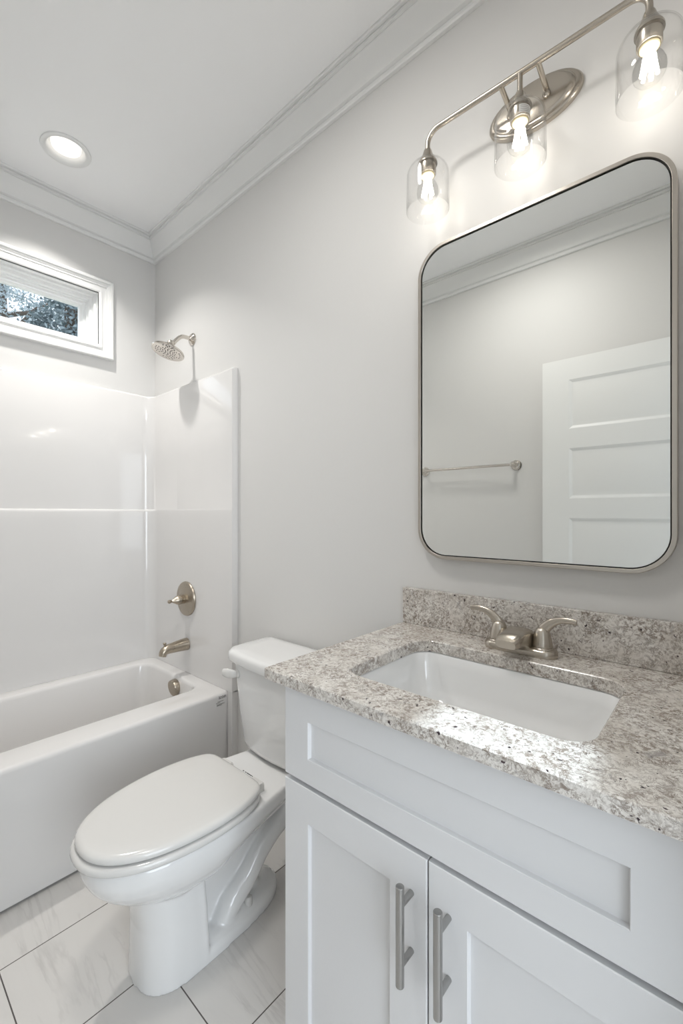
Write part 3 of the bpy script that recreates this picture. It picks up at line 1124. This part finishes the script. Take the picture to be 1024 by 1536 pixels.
# ------------------------------------------------------------------ vanity light
LX, LY, LZ = 2.036, -0.088, 2.2768
vl = thing('vanity_light', 'three-lamp brushed nickel vanity light with glass shades above the mirror', 'wall light', (LX, 0, 2.25))
bm = bmesh.new()
lathe(bm, [(0, 0.0005), (1.0, 0.0005), (1.0, 0.006), (0.965, 0.012), (0.93, 0.014), (0.88, 0.0145), (0.86, 0.018), (0.82, 0.022), (0.76, 0.0235), (0, 0.0245)], (2.040, 0, 2.2505), (0, -1, 0), 64, 0.1135, 0.0605)
obj('backplate', bm, M_NICKEL, vl, angle=40)
bm = bmesh.new()
xl, xr = LX - 0.2495, LX + 0.2535
b_ = 0.034
pts = [(xl, LY, LZ - 0.060), (xl, LY, LZ - b_)]
pts += [(xl + b_ - b_ * cos(a), LY, LZ - b_ + b_ * sin(a)) for a in [radians(90 * k / 8) for k in range(1, 9)]]
pts += [(LX, LY, LZ)]
pts += [(xr - b_ + b_ * sin(a), LY, LZ - b_ + b_ * cos(a)) for a in [radians(90 * k / 8) for k in range(0, 9)]]
pts += [(xr, LY, LZ - 0.060)]
tube(bm, pts, 0.0068, 16)
cyl(bm, 0.0064, (LX, LY, LZ), (LX, LY, LZ - 0.060), 16)
obj('bar', bm, M_NICKEL, vl, angle=60)
for ax in (LX - 0.046, LX + 0.041):
    bm = bmesh.new()
    cyl(bm, 0.0062, (ax, LY, LZ - 0.002), (ax, -0.022, LZ - 0.020), 16)
    lathe(bm, [(0, 0.0), (0.009, 0.0), (0.009, 0.006), (0.006, 0.010), (0, 0.011)], (ax, -0.022, LZ - 0.031), (0, -1, -0.1), 20)
    obj('arm', bm, M_NICKEL, vl, angle=50)


def lamp(x, first):
    zt = LZ - 0.052
    bm = bmesh.new()
    # cone cap and socket cup
    lathe(bm, [(0, 0.004), (0.010, 0.004), (0.0115, 0.0), (0.013, -0.006), (0.0185, -0.018), (0.025, -0.029), (0.0262, -0.032), (0.0262, -0.0362), (0.0225, -0.037), (0.0225, -0.062), (0.0215, -0.064), (0.0190, -0.064), (0.0190, -0.058), (0, -0.058)], (x, LY, zt), (0, 0, 1), 32)
    h = obj('lamp_holder', bm, M_NICKEL, vl, angle=40)
    bm = bmesh.new()
    lathe(bm, [(0, -0.058), (0.0180, -0.058), (0.0180, -0.066), (0.0165, -0.068), (0, -0.0685)], (x, LY, zt), (0, 0, 1), 24)
    obj('socket', bm, M_SOCKET, h, label='ivory lamp socket')
    # shade: bell jar, open at the bottom, thin wall
    bm = bmesh.new()
    R, T = 0.0570, 0.0022
    top, bot = zt - 0.0365, zt - 0.163
    prof = [(0.0218, top)]
    sh_ = 0.030
    for k in range(0, 9):
        a = radians(90 * k / 8)
        prof.append((R - sh_ + sh_ * sin(a), top - sh_ + sh_ * cos(a)))
    prof += [(R + 0.0006, bot + 0.05), (R + 0.0012, bot + 0.0012), (R - T / 2 + 0.0012, bot), (R - T + 0.0012, bot + 0.0012), (R - T, bot + 0.05)]
    for k in range(8, -1, -1):
        a = radians(90 * k / 8)
        prof.append((R - sh_ + (sh_ - T) * sin(a), top - sh_ + (sh_ - T) * cos(a)))
    prof += [(0.0218, top - T), (0.0218, top)]
    lathe(bm, prof, (x, LY, 0), (0, 0, 1), 56)
    obj('glass_shade', bm, M_SHADE, h, angle=50, label='clear glass cylinder shade')
    # bulb
    bm = bmesh.new()
    b0 = zt - 0.067
    prof = [(0.0125, b0), (0.0130, b0 - 0.005), (0.0170, b0 - 0.013), (0.0240, b0 - 0.025), (0.0285, b0 - 0.037), (0.0292, b0 - 0.045), (0.0272, b0 - 0.055), (0.0215, b0 - 0.063), (0.0125, b0 - 0.0685), (0.0, b0 - 0.070)]
    lathe(bm, prof, (x, LY, 0), (0, 0, 1), 40)
    bl = obj('bulb', bm, M_BULBGLASS, h, angle=60, label='clear filament bulb')
    bm = bmesh.new()
    for k in range(6):
        a0, a1 = 2 * pi * k / 6, 2 * pi * (k + 0.4) / 6
        cyl(bm, 0.0034, (x + 0.007 * cos(a0), LY + 0.007 * sin(a0), b0 - 0.012), (x + 0.0145 * cos(a1), LY + 0.0145 * sin(a1), b0 - 0.054), 8)
    obj('filament', bm, M_FILAMENT, h, label='glowing filament', smooth=False)
    d = bpy.data.lights.new('bulb_light', 'POINT')
    d.energy = BULB_W
    d.shadow_soft_size = 0.016
    d.color = (1.0, 0.95, 0.88)
    o = bpy.data.objects.new('bulb_light', d)
    COL.objects.link(o)
    o.location = (x, LY, b0 - 0.036)
    return h


hs = [lamp(x, 0) for x in (xl, LX, xr)]
# paper label wrapped round the middle socket cup
bm = bmesh.new()
zt = LZ - 0.052
arc = [radians(-75 + 100 * k / 12) for k in range(13)]
ro = 0.0227
loft(bm, [[(LX + r * cos(a), LY + r * sin(a), z) for a in arc] for r, z in ((ro, zt - 0.041), (ro, zt - 0.060))], closed=False)
obj('paper_label', bm, M_LABEL, hs[1], label='printed paper label on the socket')
bm = bmesh.new()
for k, z in enumerate((zt - 0.044, zt - 0.048, zt - 0.052, zt - 0.056)):
    aa = [radians(-70 + (60 + 11 * (k % 3)) * j / 8) for j in range(9)]
    loft(bm, [[(LX + 0.0229 * cos(a), LY + 0.0229 * sin(a), zz) for a in aa] for zz in (z, z - 0.0016)], closed=False)
obj('label_print', bm, M_GREYINK, hs[1], label='grey lines of print on the label')

# ------------------------------------------------------------------ recessed ceiling light
dl = thing('recessed_light', 'round white recessed downlight in the ceiling over the bathtub', 'ceiling light', (DLX, DLY, ZC))
bm = bmesh.new()
lathe(bm, [(0.0785, 0.05), (0.0785, 0.001), (0.0905, 0.001), (0.0915, -0.002), (0.090, -0.005), (0.085, -0.0065), (0.074, -0.0055), (0.070, -0.002), (0.067, 0.012), (0.0665, 0.028), (0.0545, 0.034)], (DLX, DLY, ZC), (0, 0, 1), 56)
obj('trim_ring', bm, M_TRIM, dl, angle=40)
bm = bmesh.new()
lathe(bm, [(0, 0.000), (0.048, 0.001), (0.053, 0.003), (0.0545, 0.007), (0.0545, 0.030), (0, 0.030)], (DLX, DLY, ZC + 0.006), (0, 0, 1), 48)
obj('lens', bm, M_LENS, dl, angle=40, label='glowing white lens of the added fill light')
dd = bpy.data.lights.new('downlight_lamp', 'AREA')
dd.shape = 'DISK'
dd.size = 0.07
dd.spread = radians(108)
dd.energy = DOWNLIGHT_W
dd.color = (1.0, 0.975, 0.935)
do = bpy.data.objects.new('downlight_lamp', dd)
COL.objects.link(do)
do.location = (DLX, DLY, ZC - 0.008)

# lamp and disc added out of view to brighten and even the room
d2_ = bpy.data.lights.new('room_fill_lamp', 'AREA')
d2_.shape = 'DISK'
d2_.size = 0.28
d2_.spread = radians(172)
d2_.energy = ROOM_FILL_W
d2_.color = (1.0, 0.975, 0.935)
o2_ = bpy.data.objects.new('room_fill_lamp', d2_)
COL.objects.link(o2_)
o2_.location = (1.6, -0.85, ZC - 0.014)
dl2 = thing('added_fill_lamp', 'wide flat round fill light added out of view over the middle of the room', 'ceiling light', (1.6, -0.85, ZC))
bm = bmesh.new()
lathe(bm, [(0.150, -0.001), (0.170, -0.001), (0.171, -0.004), (0.170, -0.008), (0.166, -0.0095), (0.158, -0.0085), (0.152, -0.005), (0.150, -0.004), (0.150, -0.001)], (1.6, -0.85, ZC), (0, 0, 1), 56)
obj('trim_ring', bm, M_TRIM, dl2, angle=40)
bm = bmesh.new()
lathe(bm, [(0, -0.005), (0.149, -0.005), (0.1495, -0.002), (0, -0.002)], (1.6, -0.85, ZC), (0, 0, 1), 48)
obj('lens', bm, M_LENS, dl2, angle=40, label='glowing white lens of the added fill light')

# ------------------------------------------------------------------ things seen in the mirror
# open five-panel door folded back along the towel-bar wall
DFY, DX0, DX1, DTOP = -1.390, 1.652, 2.425, 2.036
dr = thing('door_1', 'white five-panel door standing open along the towel bar wall', 'door', (DX1, DFY - 0.0175, 0), kind='structure')
bm = bmesh.new()
PZ = [(1.670, 1.924), (1.308, 1.568), (0.945, 1.206), (0.585, 0.845), (0.200, 0.485)]
px0, px1 = DX0 + 0.130, DX1 - 0.130
fy, by = DFY, DFY - 0.035
box(bm, DX0, px0, by, fy, 0.012, DTOP)
box(bm, px1, DX1, by, fy, 0.012, DTOP)
edges = [0.012] + [z for a, b in reversed(PZ) for z in (a, b)] + [DTOP]
for a, b in zip(edges[0::2], edges[1::2]):
    box(bm, px0, px1, by, fy, a, b)
obj('door_frame', bm, M_DOOR, dr, smooth=False)
for a, b in PZ:
    bm = bmesh.new()

    def rc(e, y):
        return [(px0 + e, y, a + e), (px1 - e, y, a + e), (px1 - e, y, b - e), (px0 + e, y, b - e)]
    loft(bm, [rc(0, by + 0.004), rc(0, fy - 0.0005), rc(0.005, fy - 0.002), rc(0.012, fy - 0.0055), rc(0.016, fy - 0.0065), rc(0.021, fy - 0.0065), rc(0.036, fy - 0.004)])
    obj('door_panel', bm, M_DOOR, dr, angle=15)
for z in (0.25, 1.05, 1.85):
    bm = bmesh.new()
    cyl(bm, 0.006, (DX1 + 0.008, fy + 0.003, z - 0.045), (DX1 + 0.008, fy + 0.003, z + 0.045), 12)
    box(bm, DX1 - 0.001, DX1 + 0.008, fy - 0.03, fy + 0.001, z - 0.045, z + 0.045)
    obj('hinge', bm, M_NICKEL, dr)

# towel bar
tb = thing('towel_bar', 'polished nickel towel bar reflected in the mirror beside the door', 'towel bar', (1.19, YL, 1.508))
for x in (0.888, 1.486):
    bm = bmesh.new()
    lathe(bm, [(0, 0.0005), (0.030, 0.0005), (0.030, 0.004), (0.026, 0.009), (0.022, 0.010), (0.021, 0.013), (0.014, 0.018), (0.011, 0.024), (0.011, 0.045), (0.015, 0.050), (0.017, 0.060), (0.014, 0.069), (0.007, 0.073), (0, 0.074)], (x, YL, 1.508), (0, 1, 0), 32)
    obj('wall_post', bm, M_POLISH, tb)
bm = bmesh.new()
cyl(bm, 0.008, (0.888, YL + 0.060, 1.508), (1.486, YL + 0.060, 1.508), 20)
obj('bar', bm, M_POLISH, tb)

# ------------------------------------------------------------------ trees outside the window
def tree(x, y, h, r, lm, label, nleaf, seed, z0=-0.6, squash=1.2):
    rnd = random.Random(seed)
    t = thing('tree', label, 'tree', (x, y, z0), 'trees outside the window')
    bm = bmesh.new()
    tube(bm, smooth_path([(x, y, z0), (x + 0.06, y - 0.03, z0 + h * 0.3), (x - 0.05, y + 0.04, z0 + h * 0.6), (x + 0.02, y, z0 + h * 0.92)], 4), [0.22, 0.17, 0.12, 0.04], 10)
    for k in range(9):
        a = rnd.uniform(0, 2 * pi)
        zz = z0 + h * rnd.uniform(0.40, 0.8)
        l = r * rnd.uniform(0.55, 0.95)
        tube(bm, [(x, y, zz), (x + l * 0.5 * cos(a), y + l * 0.5 * sin(a), zz + 0.25), (x + l * cos(a), y + l * sin(a), zz + 0.7)], [0.06, 0.04, 0.015], 7)
    obj('trunk', bm, M_BARK, t)
    bm = bmesh.new()
    zc = z0 + h * 0.70
    clumps = []
    for k in range(46):
        a, b, q = rnd.uniform(0, 2 * pi), rnd.uniform(-1, 1), rnd.random() ** 0.5
        s = (1 - b * b) ** 0.5
        clumps.append((x + r * q * s * cos(a), y + r * q * s * sin(a), zc + r * squash * q * b, rnd.uniform(0.15, 0.42)))
    for k in range(nleaf):
        c = clumps[k % len(clumps)]
        p = Vector((c[0] + rnd.gauss(0, c[3] * 0.5), c[1] + rnd.gauss(0, c[3] * 0.5), c[2] + rnd.gauss(0, c[3] * 0.4)))
        u = Vector((rnd.gauss(0, 1), rnd.gauss(0, 1), rnd.gauss(0, 1))).normalized()
        v = u.cross(Vector((rnd.gauss(0, 1), rnd.gauss(0, 1), rnd.gauss(0, 1)))).normalized()
        l, w = rnd.uniform(0.03, 0.055), rnd.uniform(0.013, 0.024)
        bm.faces.new([bm.verts.new(q) for q in (p - u * l, p + v * w, p + u * l, p - v * w)])
    me_o = obj('foliage', bm, lm, t, smooth=False)
    return t


tree(-5.6, 1.25, 6.3, 0.90, M_LEAF, 'dark leafy tree nearest the window, filling the middle of its pane', 6500, 3)
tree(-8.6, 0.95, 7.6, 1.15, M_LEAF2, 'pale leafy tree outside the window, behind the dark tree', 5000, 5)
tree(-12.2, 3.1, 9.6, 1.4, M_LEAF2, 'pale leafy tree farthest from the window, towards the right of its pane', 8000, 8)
bm = bmesh.new()
box(bm, -30, -0.6, -15, 15, -0.7, -0.6)
struct(obj('ground', bm, M_GROUND))
